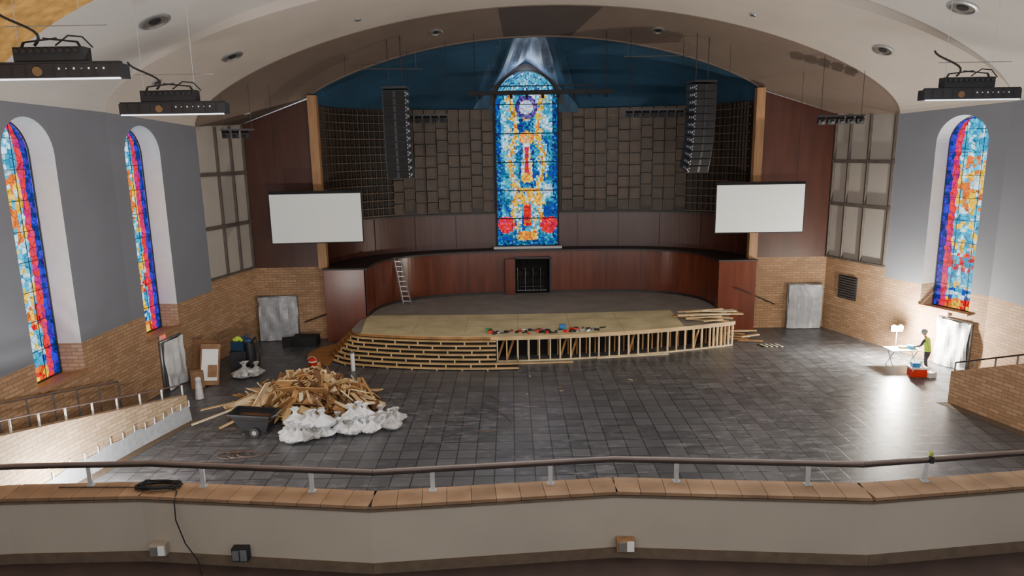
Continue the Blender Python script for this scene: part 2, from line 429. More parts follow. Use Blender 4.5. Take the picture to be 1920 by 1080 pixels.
def ceilz(x,y):
    for A,B in((O3,O2),(O2,O1),(O1b,Om),(Om,O0)):
        a=ap(A,sofx(A,x));b=ap(B,sofx(B,x))
        if min(a.y,b.y)-.01<=y<=max(a.y,b.y)+.01: return lerp(a.z,b.z,(y-a.y)/(b.y-a.y))
    return 14
S2=[-math.cos(math.pi*i/64) for i in range(65)]
def loft(mb,A,B,mf,nv=1,lift=None):
    for a,b in zip(S2,S2[1:]):
        for k in range(nv):
            t0=k/nv;t1=(k+1)/nv
            def q(s,t): return ap(A,s).lerp(ap(B,s),t)
            mb.quad(q(a,t0),q(b,t0),q(b,t1),q(a,t1),mf((a+b)/2) if callable(mf) else mf)
mb=MB()
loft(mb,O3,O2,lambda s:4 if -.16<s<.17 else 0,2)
mb.add([(L3[0],L3[1],10.6),(L4[0],L4[1],10.8),(-9.6,34.2,12.05)],[(0,1,2)],0)
mb.add([(R3[0],R3[1],10.7),(R4[0],R4[1],10.9),(12.4,35,12.15)],[(0,1,2)],0)
loft(mb,O2,O1,1,2); loft(mb,O1,O1b,1,1); loft(mb,O1b,Om,2,2); loft(mb,Om,O0,lambda s:3 if s<-.3 else 2,3)
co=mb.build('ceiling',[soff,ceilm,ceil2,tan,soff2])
mb=MB()
for A,r in((O3,.06),(O2,.04)):
    mb.tube([ap(A,s) for s in S2],r,0,6)
mb.build('trim_arch',[soff])
mb=MB(); NW=3.0
sL=(.97-NW-1.45)/10.95; sR=(.97+NW-1.45)/10.95; oL=-.14;oR=.075
def bl(sw0,sw1,so0,so1,n=30,nv=8):
    for i in range(n):
        def pt(i,k):
            t=i/n; t=math.sin(t*math.pi/2) if sw0<=-1 else 1-math.cos(t*math.pi/2)
            w=upw(lerp(sw0,sw1,t)); W=Vector((*w,11.72)); A=ap(O3,lerp(so0,so1,t)); v=k/nv
            p=W.lerp(A,v); p.z=W.z+(A.z-W.z)*math.sin(v*math.pi/2); return p
        for k in range(nv): mb.quad(pt(i,k),pt(i+1,k),pt(i+1,k+1),pt(i,k+1),0)
bl(-1,sL,-1,oL); bl(sR,1,oR,1)
mb.build('ceiling_stage_dome',[blue],smooth=True)
mb=MB(); N=32;nv=10
def ncurve(i):
    t=i/N; u=-1+2*t
    return Vector((.97+NW*u,40.42,11.72+2.65*(1-abs(u))**.8))
def npt(i,k):
    a=ncurve(i); w=upw((a.x-1.45)/10.95)[1]; a.y=min(a.y,w)
    b=ap(O3,lerp(oL,oR,i/N)); v=k/nv
    p=a.lerp(b,v)
    if 0<i<N: p.z+=(.2*math.sin(i*1.57*.5)*math.sin(v*math.pi)); 
    edge=min(i,N-i)/N*2; p.z=lerp(a.z+(b.z-a.z)*math.sin(v*math.pi/2),p.z,min(1,edge*3)); return p
for i in range(N):
    mi=0 if 6<=i<26 else 2
    for k in range(nv): mb.quad(npt(i,k),npt(i+1,k),npt(i+1,k+1),npt(i,k+1),mi)
pin=[]
for i in range(N+1):
    a=math.pi*i/N; pin.append((.97-1.80*math.cos(a),11.98+1.80*math.sin(a)))
pmid=[(.97-2.05*math.cos(math.pi*i/N),11.9+2.02*math.sin(math.pi*i/N)+.3*max(0,1-abs(math.cos(math.pi*i/N))*2.2)) for i in range(N+1)]
for i in range(N):
    mb.quad((pmid[i][0],40.3,pmid[i][1]),(pmid[i+1][0],40.3,pmid[i+1][1]),(pin[i+1][0],40.28,pin[i+1][1]),(pin[i][0],40.28,pin[i][1]),1)
    a=ncurve(i);b=ncurve(i+1); mb.quad((a.x,40.41,a.z),(b.x,40.41,b.z),(b.x,40.41,11.5),(a.x,40.41,11.5),2)
mb.build('ceiling_window_niche',[niche,darkwood,M('niche_edge_blue','#2a4860',.7,var=.3,scale=1,stretch=(3,.4,.4))],smooth=True)
# center window
WX=.97;WW=3.6;WZ0=3.85;WZS=11.98
f=MB(); h=WW/2
arc=[(WX-h*math.cos(math.pi*i/24),40.22,WZS+h*math.sin(math.pi*i/24)) for i in range(25)]
f.tube([(WX-h,40.22,WZ0)]+arc+[(WX+h,40.22,WZ0),(WX-h,40.22,WZ0)],.05,0,6)
z=WZ0+1.62
while z<13.4:
    hw=h if z<WZS else math.sqrt(h*h-(z-WZS)**2)
    f.tube([(WX-hw,40.24,z),(WX+hw,40.24,z)],.03,0,5); z+=1.62
for q in(-.5,.5): f.tube([(WX+q*h,40.26,WZ0),(WX+q*h,40.26,WZS+h*math.sqrt(1-q*q))],.012,0,4)
for rr in(.62,.42): f.tube([(WX+rr*math.cos(t*math.pi/12),40.25,11.78+rr*math.sin(t*math.pi/12)) for t in range(25)],.022,0,4)
for i in range(1,8):
    a=math.pi*i/8; f.tube([(WX-.7*math.cos(a),40.26,WZS+.7*math.sin(a)),(WX-h*math.cos(a),40.26,WZS+h*math.sin(a))],.014,0,4)
f.box((WX,40.1,WZ0-.08),(4.0,.5,.12),1)
fo=f.build('window_center',[black,white,darkwood])
glass('stained_glass',lambda s,z:(WX-h+s,40.3,z),WW,WZ0,WZS,34,94,centercol,gC,parent=fo)
# downlights
def downlight(A,B,t,x,r=.32):
    s=sofx(A,x); p=ap(A,s).lerp(ap(B,s),t); p2=ap(A,s+.01).lerp(ap(B,s+.01),t); p3=ap(A,s).lerp(ap(B,s),t+.05)
    n=(p2-p).cross(p3-p).normalized()
    if n.z>0:n=-n
    mb=MB(); a=n.orthogonal().normalized();b=n.cross(a); K=20
    rings=[(r,.0),(r,.05),(r*.82,.07),(r*.74,.02),(r*.4,.02),(r*.36,.05),(0.01,.05)]
    vs=[]
    for rr,o in rings:
        for i in range(K):
            th=2*math.pi*i/K; vs.append(p+n*o+a*math.cos(th)*rr+b*math.sin(th)*rr)
    for j in range(len(rings)-1):
        mb.add(vs[j*K:(j+2)*K],[(i,(i+1)%K,K+(i+1)%K,K+i) for i in range(K)],(0,0,1,1,2,2)[j])
    mb.build('recessed_downlight',[metal,canin,blackm])
for x in(-2.65,5.75,13,-10.0): downlight(O3,O2,.5,x,.32)
for x in(-10.6,14.4): downlight(O2,O1,.5,x,.42)
downlight(O1b,Om,.45,-11.1,.5); downlight(O1b,Om,.5,15.3,.5)
for x in(-12.7,16.9): downlight(O2,O1,.75,x,.18)
for x in(-6,-.9,9.6,0.2): downlight(O2,O1,.35,x,.14)
# ---------------------------------------------------------------- stage
def yf(x): return 29.6+(.0267 if x<-1 else .0155)*(x+1)**2
base=[];
for i in range(5): base.append((Vector((-7.6,33.3-1.82*i/5)),Vector((-1,0))))
for i in range(9):
    a=math.radians(180+72.5*i/8); base.append((Vector((-6.6+math.cos(a),31.48+math.sin(a))),Vector((math.cos(a),math.sin(a)))))
def fr(x):
    k=(.0267 if x<-1 else .0155)*2*(x+1); n=Vector((k,-1)).normalized(); return (Vector((x,yf(x))),n)
xs=[-6.7+i*.35 for i in range(50)]
for x in xs:
    if x<=10.6: base.append(fr(x))
base.append(fr(10.6))
poly=[tuple(p) for p,n in base]+[(10.7,34.2)]+[p for p in reversed(LO) ]
mb=MB(); mb.prism(poly,1.08,1.2,0,1)
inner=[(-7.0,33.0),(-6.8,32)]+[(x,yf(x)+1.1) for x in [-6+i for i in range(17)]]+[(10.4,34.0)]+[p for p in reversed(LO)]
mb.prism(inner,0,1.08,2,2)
dk=[(x,yf(x)+.0) for x in [-7+i*.5 for i in range(31)]]+[(8.1,34.2),(4,33.9),(0,33.8),(-4,33.9),(-7.4,34.0)]
mb.prism(dk,1.2,1.225,3,4)
for x in(-4.6,-2.2,.25,2.7,5.1): mb.box((x,32,1.227),(.012,3.6,.006),1)
for y in(31.4,32.6): mb.box((.4,y,1.227),(14,.012,.006),1)
mb.build('stage_platform',[stagefl,pine3,voidm,ply,pine])
mb=MB(); x=-.7
while x<10.6:
    p,n=fr(x); ang=math.degrees(math.atan2(n.y,n.x))+90
    q=p-n*.12; mb.box((q.x,q.y,.56),(.05,.1,1.0),random.choice((0,0,1)),Rz(ang+U(-6,6)))
    q=p-n*.75; mb.box((q.x,q.y,.56),(.05,.09,1.0),2,Rz(ang))
    if R()<.2: mb.bar((p.x,p.y+.15,.1),(p.x+.35,p.y+.5,1.05),.05,.09,2)
    x+=U(.42,.5) if x<9.0 else .2
pp=[fr(-1+i*.4) for i in range(30)]
for (a,na),(b,nb) in zip(pp,pp[1:]):
    a2=a-na*.12;b2=b-nb*.12
    mb.bar((a2.x,a2.y,.03),(b2.x,b2.y,.03),.12,.05,0); mb.bar((a2.x,a2.y,1.05),(b2.x,b2.y,1.05),.12,.07,0)
    a3=a+na*.03;b3=b+nb*.03; mb.bar((a3.x,a3.y,1.15),(b3.x,b3.y,1.15),.05,.16,1)
for z in(.3,.6,.9): mb.box((10.55,32.3,z),(.06,1.2,.12),0)
mb.box((5.5,30.2,.03),(3.4,.12,.04),0,Rz(8)); mb.box((1.2,29.4,.03),(3,.14,.04),1,Rz(2))
for k in range(14): mb.box((U(8.6,10.6),U(31.4,33.2),1.27+.05*(k//3)),(U(1,2.6),U(.1,.25),.05),random.choice((0,1,2)),Rz(U(-18,18)))
for k in range(6): mb.box((U(10.8,12.0),U(32,33.2),.06+.06*k),(U(1,1.7),.15,.05),random.choice((1,2)),Rz(U(-30,30)))
mb.build('stage_framing',[pine2,pine,pine3])
NS=7; mb=MB(); st=[b for b in base if b[0].x<-.55]
for i in range(NS):
    d1=(i+1)*.165; d0=i*.165; ztop=1.2-(i+1)*1.2/(NS+.6)
    sp=st if i<NS-2 else st+[fr(-.3),fr(0.2)]
    for j,((a,na),(b,nb)) in enumerate(zip(sp,sp[1:])):
        side=a.y>31 and a.x<-7
        o0,o1=a+na*(d0-.02),b+nb*(d0-.02); e0,e1=a+na*(d1+.01),b+nb*(d1+.01)
        m=2 if side else 0; T=.038
        mb.quad((*o0,ztop),(*o1,ztop),(*e1,ztop),(*e0,ztop),m)
        mb.quad((*o0,ztop-T),(*o1,ztop-T),(*e1,ztop-T),(*e0,ztop-T),m)
        mb.quad((*e0,ztop-T),(*e1,ztop-T),(*e1,ztop),(*e0,ztop),m)
        r0,r1=a+na*(d1-.01),b+nb*(d1-.01)
        mb.quad((*r0,0.0 if i==NS-1 else ztop-.17),(*r1,0.0 if i==NS-1 else ztop-.17),(*r1,ztop-T),(*r0,ztop-T),2 if side else 1)
        if not side and (j+i)%3==0: mb.box((r0.x,r0.y-.01,ztop-.1),(.06,.02,.11),3)
    a,na=sp[-1]; o=a+na*d1; q=a
    mb.quad((*q,0),(*o,0),(*o,ztop),(*q,ztop),1)
mb.build('stage_steps',[pine,voidm,orange,pine])
mb=MB(); cc=[]
for i in range(13):
    a=math.radians(110+150*i/12); cc.append((-7.9+1.75*math.cos(a),31.2+1.75*math.sin(a)))
mb.prism(cc,0.01,.12,0,0); mb.build('curved_base_platform',[orange])
def tools():
    mb=MB()
    for k in range(46):
        x=U(-1.2,4.2); y=yf(x)+U(.25,.9); m=random.choice((0,0,0,0,0,0,1,3)); z=1.23
        if R()<.5: mb.box((x,y,z+.05),(U(.1,.3),U(.06,.16),.1),m,Rz(U(0,180)))
        else: mb.cyl((x,y,z+.04),(x+U(-.3,.3),y+U(-.1,.1),z+.04),U(.02,.035),m)
    for x in(-1.0,1.2,2.9):
        y=yf(x)+.5; mb.box((x,y,1.3),(.26,.16,.14),1); mb.box((x+.35,y,1.27),(.5,.03,.06),3); mb.tube([(x-.15,y,1.35),(x,y,1.42),(x+.15,y,1.35)],.02,0)
    mb.box((2.3,30.7,1.34),(.3,.2,.22),2); mb.box((-1.1,30.4,1.3),(.3,.2,.15),4)
    mb.build('power_tool_assortment',[black,red,bluep,metal,M('green_plastic','#2f9a4a',.4)])
tools()
# ---------------------------------------------------------------- ladder
mb=MB(); b0=Vector((-5.75,36.6,1.23)); t0=Vector((-6.25,36.95,3.75))
for o in(-.22,.22): mb.bar(b0+Vector((o,0,0)),t0+Vector((o*.8,0,0)),.05,.09,0)
for k in range(9):
    t=(k+.6)/9.4; p=b0.lerp(t0,t); mb.bar(p-Vector((.21,0,0)),p+Vector((.21,0,0)),.06,.04,0)
mb.box(t0,(.5,.15,.06),1); mb.build('step_ladder',[metal,black])
# ---------------------------------------------------------------- screens
def screen(cx,cy,cz,w,h,yaw,name='projection_screen'):
    mb=MB(); r=Rz(yaw); c=Vector((cx,cy,cz))
    mb.box(c,(w,.05,h),1,r)
    mb.box(c+r@Vector((0,-.035,0)),(w-.1,.02,h-.1),0,r)
    mb.cyl(c+r@Vector((-w/2,.05,h/2+.04)),c+r@Vector((w/2,.05,h/2+.04)),.05,1)
    for s in(-.4,.4):
        p=c+r@Vector((s*w,.05,h/2)); mb.cyl(p,(p.x,p.y,ceilz(p.x,p.y)-.03),.008,1,5)
    mb.build(name,[screenm,blackm])
screen(-9.1,32.1,6.4,4.28,2.36,4); screen(11.9,32.8,6.47,4.25,2.35,-1)
# ---------------------------------------------------------------- line arrays
def line_array(x,y,z,yaw,side,tk,dp):
    mb=MB(); r0=Rz(yaw); p=Vector((x,y,z))
    mb.box(p+Vector((0,0,.12)),(1.15,.8,.1),2,r0)
    for o in(-.3,.3):
        q=p+r0@Vector((o,0,.1)); mb.cyl(q,(q.x,q.y,ceilz(q.x,q.y)-.03),.022,2)
    for k in range(12):
        tilt=min(28,tk*k*k)
        r=r0@Matrix.Rotation(math.radians(tilt),3,'X')
        c=p+r@Vector((0,0,-.16))
        mb.box(c,(1.1,dp,.31),0,r)
        mb.box(c+r@Vector((0,-dp/2-.01,0)),(1.0,.03,.27),1,r)
        mb.box(c+r@Vector((0,-dp/2-.03,0)),(.12,.02,.27),0,r)
        for sx in(-1,1):
            mb.box(c+r@Vector((sx*.56,.0,0)),(.03,dp*.9,.28),2,r)
            for q in((-.36,-.22,-.06) if sx==side else (-.2,0,.2)): mb.box(c+r@Vector((sx*.58,q*dp/.7,0)),(.03,.06,.09),3 if sx==side else 2,r)
        if side:
            for zz in(-.08,.06): mb.box(c+r@Vector((side*.51,-dp/2-.04,zz)),(.04,.03,.06),3,r)
        p=p+r@Vector((0,0,-.325))
    mb.build('line_array_speaker',[black,blackm,black,M('array_pin_metal','#989ca2',.4,metal=.2)])
line_array(-5.15,32.2,12.1,-3,1,.07,.6); line_array(8.85,32.6,12.2,14,-1,.16,.8)
# ---------------------------------------------------------------- rigging
mb=MB(); mb.box((1.5,33.6,12.05),(6.9,.14,.2),0); mb.box((1.5,33.6,12.35),(5.2,.05,.05),0)
for x in(-1.6,4.6): mb.cyl((x,33.6,12),(x,33.6,ceilz(x,33.6)-.03),.015,0,5)
for k in range(9): mb.cyl((-1.4+k*.75,33.6,11.98),(-1.4+k*.75,33.5,11.8),.07,0)
mb.build('rigging_batten',[blackm])
def fly(x,y,z,w,rz):
    mb=MB(); r=Rz(rz)
    c=Vector((x,y,z)); mb.box(c,(w,.08,.08),0,r)
    n=int(w/.4)
    for k in range(n):
        q=c+r@Vector((-w/2+.2+k*.4,0,-.2)); mb.box(q,(.3,.32,.24),0,r@Matrix.Rotation(math.radians(25),3,'X')); mb.cyl(q+Vector((0,-.12,-.05)),q+Vector((0,-.2,-.1)),.08,0); mb.cyl(q,q+Vector((0,0,.2)),.02,0)
    for s in(-.42,.42): p=c+r@Vector((w*s,0,0)); mb.cyl(p,(p.x,p.y,ceilz(p.x,p.y)-.03),.012,0,5)
    mb.build('stage_light_rig',[black,steel])
fly(-3.9,34.0,11.1,2.2,0); fly(6.9,33.2,11.15,2.9,0)
fly(-12.0,31.0,10.45,1.4,20); fly(14.7,31.2,10.65,2.0,-10)
mb=MB(); mb.cyl((-7.2,33.2,13.2),(-4.0,33.2,13.15),.02,0); mb.cyl((5.4,33.5,13.6),(8.6,33.5,13.6),.02,0); 
for x in(-7,-4.3): mb.cyl((x,33.2,13.2),(x,33.2,ceilz(x,33.2)-.03),.01,0,5)
for x in(5.6,8.4): mb.cyl((x,33.5,13.6),(x,33.5,ceilz(x,33.5)-.03),.01,0,5)
mb.build('ceiling_conduit_pipe',[frametrim])
# ---------------------------------------------------------------- hanging bars
def hang(x,y,z,L,yaw):
    mb=MB(); r=Rz(yaw); c=Vector((x,y,z)); q=lambda a,b,d:c+r@Vector((a,b,d))
    mb.box(q(0,0,0),(L,.34,.3),0,r); mb.box(q(0,-.1,.17),(L*.98,.12,.06),1,r)
    mb.box(q(0,-.16,-.16),(L*.97,.05,.035),2,r)
    for k in range(9): mb.box(q(-L/2+.25+k*(L-.5)/8,-.175,0.02),(.02,.02,.24),1,r)
    mb.cyl(q(-L*.12,-.17,.0),q(-L*.12,-.2,.0),.1,5,12)
    for k in range(7): mb.box(q(.12+k*.16,-.18,.05),(.03,.01,.02 if k%2 else .04),4,r)
    mb.box(q(-.1,.02,.36),(L*.52,.3,.3),1,r)
    for k in range(9): mb.cyl(q(-.1-L*.22+k*L*.055,-.14,.42),q(-.1-L*.22+k*L*.055,-.2,.42),.045,0)
    for s in(-1,1):
        mb.cyl(q(-.1+s*L*.27,0,.2),q(-.1+s*L*.2,0,.62),.03,1); mb.cyl(q(-.1+s*L*.2,0,.62),q(-.1-s*L*.05,0,.7),.02,1)
        e=q(-.1+s*L*.24,0,.2); mb.cyl(e,(e.x,e.y,ceilz(e.x,e.y)-.03),.008,3,5)
    pts=[q(-.45+.25*math.sin(t*5)-t*.5,.0,.55+t*.75) for t in [i/10 for i in range(11)]]
    mb.tube(pts,.03,1,6)
    mb.tube([q(0,0,.55),q(.3,0,.75),q(.6,0,.72),q(.8,0,.5)],.018,1,5)
    mb.cyl(q(-L*.35,0,.95),q(L*.4,0,.95),.012,3,5)
    mb.build('hanging_light_bar',[black,blackm,glowbar,steel,whitep,M('copper_knob','#6a523c',.4)])
hang(-9.75,15.5,11.15,2.9,0); hang(-9.55,20.2,10.65,3.0,0); hang(14.05,21.6,10.8,2.95,0)
# ---------------------------------------------------------------- doors with plastic
dcount=[1]
dpaint=M('door_paint','#8b8984',.6)
def pdoor(c,yaw,w,h,pm):
    dcount[0]+=1; mb=MB(); r=Rz(yaw); c=Vector(c); q=lambda a,b,d:c+r@Vector((a,b,d))
    mb.box(q(0,-.03,h/2),(w,.04,h),0,r)
    for s in(-1,1): mb.box(q(s*(w/2+.04),-.06,h/2),(.09,.1,h),1,r)
    mb.box(q(0,-.06,h+.04),(w+.18,.1,.09),1,r); mb.cyl(q(w*.36,-.05,1.0),q(w*.36,-.12,1.0),.03,1)
    N=16
    for i in range(N):
        for j in range(N):
            def g(i,j):
                a=-w/2*1.08+w*1.08*i/N; d=.03+h*1.0*j/N
                o=-.18-.14*noise.noise(Vector((a*3+c.x,d*1.3,c.y)))-.06*(1-j/N)
                return q(a,o,d)
            mb.quad(g(i,j),g(i+1,j),g(i+1,j+1),g(i,j+1),2)
    return mb.build('door_%d'%dcount[0],[dpaint,steel,pm],smooth=True)
pdoor((-11.9,34.05,0),1,1.8,2.25,plastic); pdoor((15.2,34.88,0),0,1.6,2.3,plastic)
def exitsign(c,yaw):
    mb=MB(); r=Rz(yaw); c=Vector(c); mb.box(c,(.34,.06,.2),0,r); mb.box(c+r@Vector((0,-.035,0)),(.32,.01,.18),1,r); mb.box(c+r@Vector((0,.05,.0)),(.1,.06,.1),0,r)
    ob=mb.build('exit_sign',[whitep,redsign])
    t=bpy.data.curves.new('exit_text','FONT'); t.body='EXIT'; t.size=.15; t.align_x='CENTER'; t.align_y='CENTER'; t.extrude=.003
    to=bpy.data.objects.new('exit_text',t); sc.collection.objects.link(to); to.data.materials.append(whitep)
    to.parent=ob; to.matrix_local=Matrix.Translation(c+r@Vector((0,-.045,0)))@(r@Matrix.Rotation(math.pi/2,3,'X')).to_4x4()
aL=math.degrees(math.atan2(L3[1]-L2[1],L3[0]-L2[0]))
pdoor(PL2(2.1,0),aL,1.25,2.0,plasticW)
aR=math.degrees(math.atan2(R2[1]-R3[1],R2[0]-R3[0]))
pdoor(PR2(1.2,0),aR,1.3,2.0,plasticW)
p=PL2(1.6,2.17,-.08); exitsign((p[0],p[1],2.24),aL); p=PR2(1.7,2.17,-.08); exitsign((p[0],p[1],2.24),aR)
for i,(PP,a,b) in enumerate(((PL1,2.25,4.5),(PL2,.8,2.95),(PR2,.75,2.95))):
    mb=MB(); e0=Vector(PP(a-.05,2.38,-.06));e1=Vector(PP(b+.05,2.38,-.06)); mb.bar(e0,e1,.16,.07,0); mb.build('trim_sill_%d'%i,[colwood])
mb=MB(); mb.tube([(-10.6,33.95,.95),(-9.45,33.85,1.35)],.035,0); mb.cyl((-10.3,33.95,1.05),(-10.3,34.15,1.0),.02,0);mb.cyl((-9.7,33.9,1.25),(-9.7,34.15,1.2),.02,0); mb.build('wall_handrail',[darkwood])
mb=MB(); mb.tube([(11.4,34.15,2.35),(13.6,34.6,1.35)],.035,0); mb.cyl((13.2,34.52,1.5),(13.2,34.95,1.45),.02,0);mb.cyl((11.7,34.2,2.2),(11.7,34.4,2.15),.02,0); mb.build('wall_handrail',[darkwood])
mb=MB(); a=Vector(PBR(2.15,2.4,.04)); ang=math.degrees(math.atan2(R3[1]-R4[1],R3[0]-R4[0])); r=Rz(ang)
mb.box(a,(1.15,.08,1.15),0,r)
for k in range(9): mb.box(a+r@Vector((0,-.05,-.5+k*.125)),(1.05,.03,.04),1,r)
mb.build('wall_vent_grille',[blackm,frametrim])
# ---------------------------------------------------------------- side stairs and parapets
def slopewall(name,pts,th,mats,dx):
    mb=MB()
    for (x0,y0,z0),(x1,y1,z1) in zip(pts,pts[1:]):
        for o in(0,dx*th):
            mb.quad((x0+o,y0,0),(x1+o,y1,0),(x1+o,y1,z1),(x0+o,y0,z0),0)
        mb.quad((x0,y0,z0),(x1,y1,z1),(x1+dx*th,y1,z1),(x0+dx*th,y0,z0),1)
    x0,y0,z0=pts[0]; mb.quad((x0,y0,0),(x0+dx*th,y0,0),(x0+dx*th,y0,z0),(x0,y0,z0),0)
    return mb.build(name,mats)
LP=[(-11.7,23.3,.95),(-12.3,21.2,1.35),(-12.9,18.6,1.9),(-13.3,15,2.7)]
slopewall('stair_parapet',LP,.28,[brickL,brickL],-1)
RP=[(16.0,23.9,1.2),(16.8,21.1,2.4),(17.3,18.5,3.0)]
slopewall('stair_parapet',RP,.28,[brick,brickL],1)
def xon(P3,y):
    for a,b in zip(P3,P3[1:]):
        if b[1]<=y<=a[1]: t=(y-a[1])/(b[1]-a[1]); return lerp(a[0],b[0],t)
    return P3[-1][0]
mb=MB()
for k in range(9):
    y=23.1-k*.85; x1=min(xon(LP,y),xon(LP,y-.85))-.32; x0=-14.2; hh=.14+.2*k
    mb.box(((x0+x1)/2,y-.425,hh/2+.005),(x1-x0,.84,hh),0); mb.box(((x0+x1)/2,y-.03,hh+.012),(x1-x0-.04,.05,.015),1)
mb.build('side_stair',[M('stair_concrete','#a39a8e',.9),whitep])
mb=MB()
for k in range(7):
    y=23.6-k*.7; x0=max(xon(RP,y),xon(RP,y-.7))+.32; hh=.14+.2*k
    mb.box(((x0+19.1)/2,y-.35,hh/2+.005),(19.1-x0,.69,hh),0)
mb.build('side_stair',[carpet])
def rail(name,pts,hgt,step,mats,r=.025):
    mb=MB(); P3=[Vector(p) for p in pts]
    tops=[p+Vector((0,0,hgt)) for p in P3]; mb.tube(tops,r,0,8)
    for p in resample(P3,step): 
        mb.bar(p+Vector((0,0,.003)),p+Vector((0,0,hgt)),.05,.03,1); 
    mb.build(name,mats)
rail('stair_handrail',[(x-.14,y,z) for x,y,z in LP],.38,.95,[railwood,whitep])
rail('stair_handrail',[(-13.9,23.0,.3),(-14.0,19,1.2),(-14.05,15.5,2.0)],1.3,1.1,[railwood,steel],.03)
rail('stair_handrail',[(x+.14,y,z) for x,y,z in RP],.32,.8,[darkwood,steel],.03)
mb=MB(); n=26
def lp(t):
    t*= (len(LP)-1); i=min(int(t),len(LP)-2); return Vector(LP[i]).lerp(Vector(LP[i+1]),t-i)
for i in range(n):
    a=lp(i/n*.8);b=lp((i+1)/n*.8)
    za=min(a.z*.55,.55)+.14*noise.noise(a*2); zb=min(b.z*.55,.55)+.14*noise.noise(b*2)
    mb.quad((a.x+.1,a.y,.005),(b.x+.1,b.y,.005),(b.x+.04,b.y,zb),(a.x+.04,a.y,za),0)
    if i%2==0: mb.bar((a.x+.05,a.y,za-.03),(a.x+.05,a.y,za+.2),.03,.03,1)
mb.build('plastic_floor_sheeting',[plastic,whitep])
mb=MB()
for pts,dx in((RP,-1),(LP,1)):
    for a,b in zip(pts,pts[1:]): mb.quad((a[0],a[1],.006),(b[0],b[1],.006),(b[0]+dx*.45,b[1],.006),(a[0]+dx*.45,a[1],.006),0)
mb.build('baseboard_side',[carpet])
mb=MB(); mb.box((-13.2,21.2,.66),(.5,.4,.2),0,Rz(20)); mb.box((-13.1,21.0,.8),(.25,.2,.1),1,Rz(50)); mb.tube([(-13.4,21.2,.75),(-13.2,21.2,.95),(-13.0,21.2,.75)],.02,1); mb.build('red_tool_bag',[M('maroon_cloth','#8c1f40',.8),black])
# ---------------------------------------------------------------- debris
PX=-7.85;PY=24.3
def mound(x,y): return 1.18*math.exp(-(((x-PX-.5)/1.7)**2+((y-PY)/1.25)**2))+.2*math.exp(-(((x-PX+.9)/2.0)**2+((y-PY)/1.4)**2))
mb=MB()
N=20
def gp(i,j):
    x=-11+6.2*i/N; y=22.2+4.6*j/N; return (x,y,mound(x,y)-.3+.08*noise.noise(Vector((x*2,y*2,0))))
for i in range(N):
    for j in range(N):
        qs=[gp(i,j),gp(i+1,j),gp(i+1,j+1),gp(i,j+1)]
        if min(v[2] for v in qs)>.02: mb.quad(*qs,3)
def plank(x,y,z,L,w,t,az,pit,roll,m):
    r=eul(roll,-pit,az)
    ext=abs(r[2][0])*L/2+abs(r[2][1])*w/2+abs(r[2][2])*t/2
    mb.box((x,y,max(z,ext+.01)),(L,w,t),m,r)
for k in range(600):
    x=random.gauss(PX,1.3); y=random.gauss(PY,.9)
    if ((x-PX)/2.8)**2+((y-PY)/1.7)**2>1: continue
    z=mound(x,y)+U(-.16,.12)
    gx=-(mound(x+.1,y)-mound(x-.1,y))/.2; gy=-(mound(x,y+.1)-mound(x,y-.1))/.2
    az=math.degrees(math.atan2(gy,gx))+random.gauss(0,50); sl=math.degrees(math.atan(math.hypot(gx,gy)))
    L=random.choice((.35,.5,.8,1.0,1.3)); w=random.choice((.07,.09,.14,.2,.3))
    plank(x,y,z,L*U(.8,1.2),w,.035,az,-sl+random.gauss(0,16),random.gauss(0,28),random.choice((0,0,1,2,2,2,3,3)))
for (x,y,z,L,w,az,pit,roll,m) in [(-9.5,23.7,.5,1.7,1.0,20,20,12,1),(-9.1,24.3,.7,1.5,.9,70,-18,8,0),(-7.2,23.7,.75,1.5,1.0,95,-38,5,2),(-6.3,23.9,.55,1.4,.8,60,-34,0,3),(-8.1,23.4,.6,1.4,.5,30,25,25,1),(-10.4,23.2,.3,2.2,.12,35,10,0,1),(-10.5,24.0,.35,2.0,.14,15,8,0,0),(-9.7,22.9,.2,1.5,.14,40,14,0,0),(-7.6,24.6,1.1,1.7,.25,10,8,15,1),(-6.8,24.8,1.05,1.9,.12,170,10,20,1),(-8.3,24.9,.95,2.1,.14,160,-12,0,0),(-5.6,24.2,.3,1.6,.2,0,-18,10,2),(-7.5,23.2,.45,1.2,.8,110,-32,10,3),(-8.5,24.5,.95,1.0,.6,45,25,20,1),(-6.9,24.1,1.0,1.1,.5,120,20,-20,1),(-7.9,23.7,.85,1.3,.8,80,-35,-10,2)]:
    plank(x,y,z,L,w,.03,az,pit,roll,m)
mb.build('wood_debris_pile',[pine,pine2,pine3,pine4])
mb=MB()
def bag(c,r,m):
    c=Vector(c); n=14;mm=11;vs=[];fs=[];sd=Vector((U(0,50),U(0,50),U(0,50)));ln=Vector((U(-.3,.3),U(-.3,.3),0))
    for j in range(mm+1):
        t=j/mm
        if t<.7: rad=math.sin((t/.7)*math.pi*.82+.25)*1.0; zz=t/.7*1.15
        else: q=(t-.7)/.3; rad=lerp(.3,.1,min(1,q*2)) if q<.5 else lerp(.1,.42,(q-.5)*2); zz=1.15+q*.7
        for i in range(n):
            a=2*math.pi*i/n; rr=r*rad*(1+.6*noise.noise(sd+Vector((math.cos(a)*1.9,math.sin(a)*1.9,t*3)))+.12*math.sin(a*5+t*3))
            vs.append(c+Vector((math.cos(a)*rr,math.sin(a)*rr,zz*r))+ln*(zz*r*.8))
    for j in range(mm):
        for i in range(n): fs.append((j*n+i,j*n+(i+1)%n,(j+1)*n+(i+1)%n,(j+1)*n+i))
    mb.add(vs,fs,m)
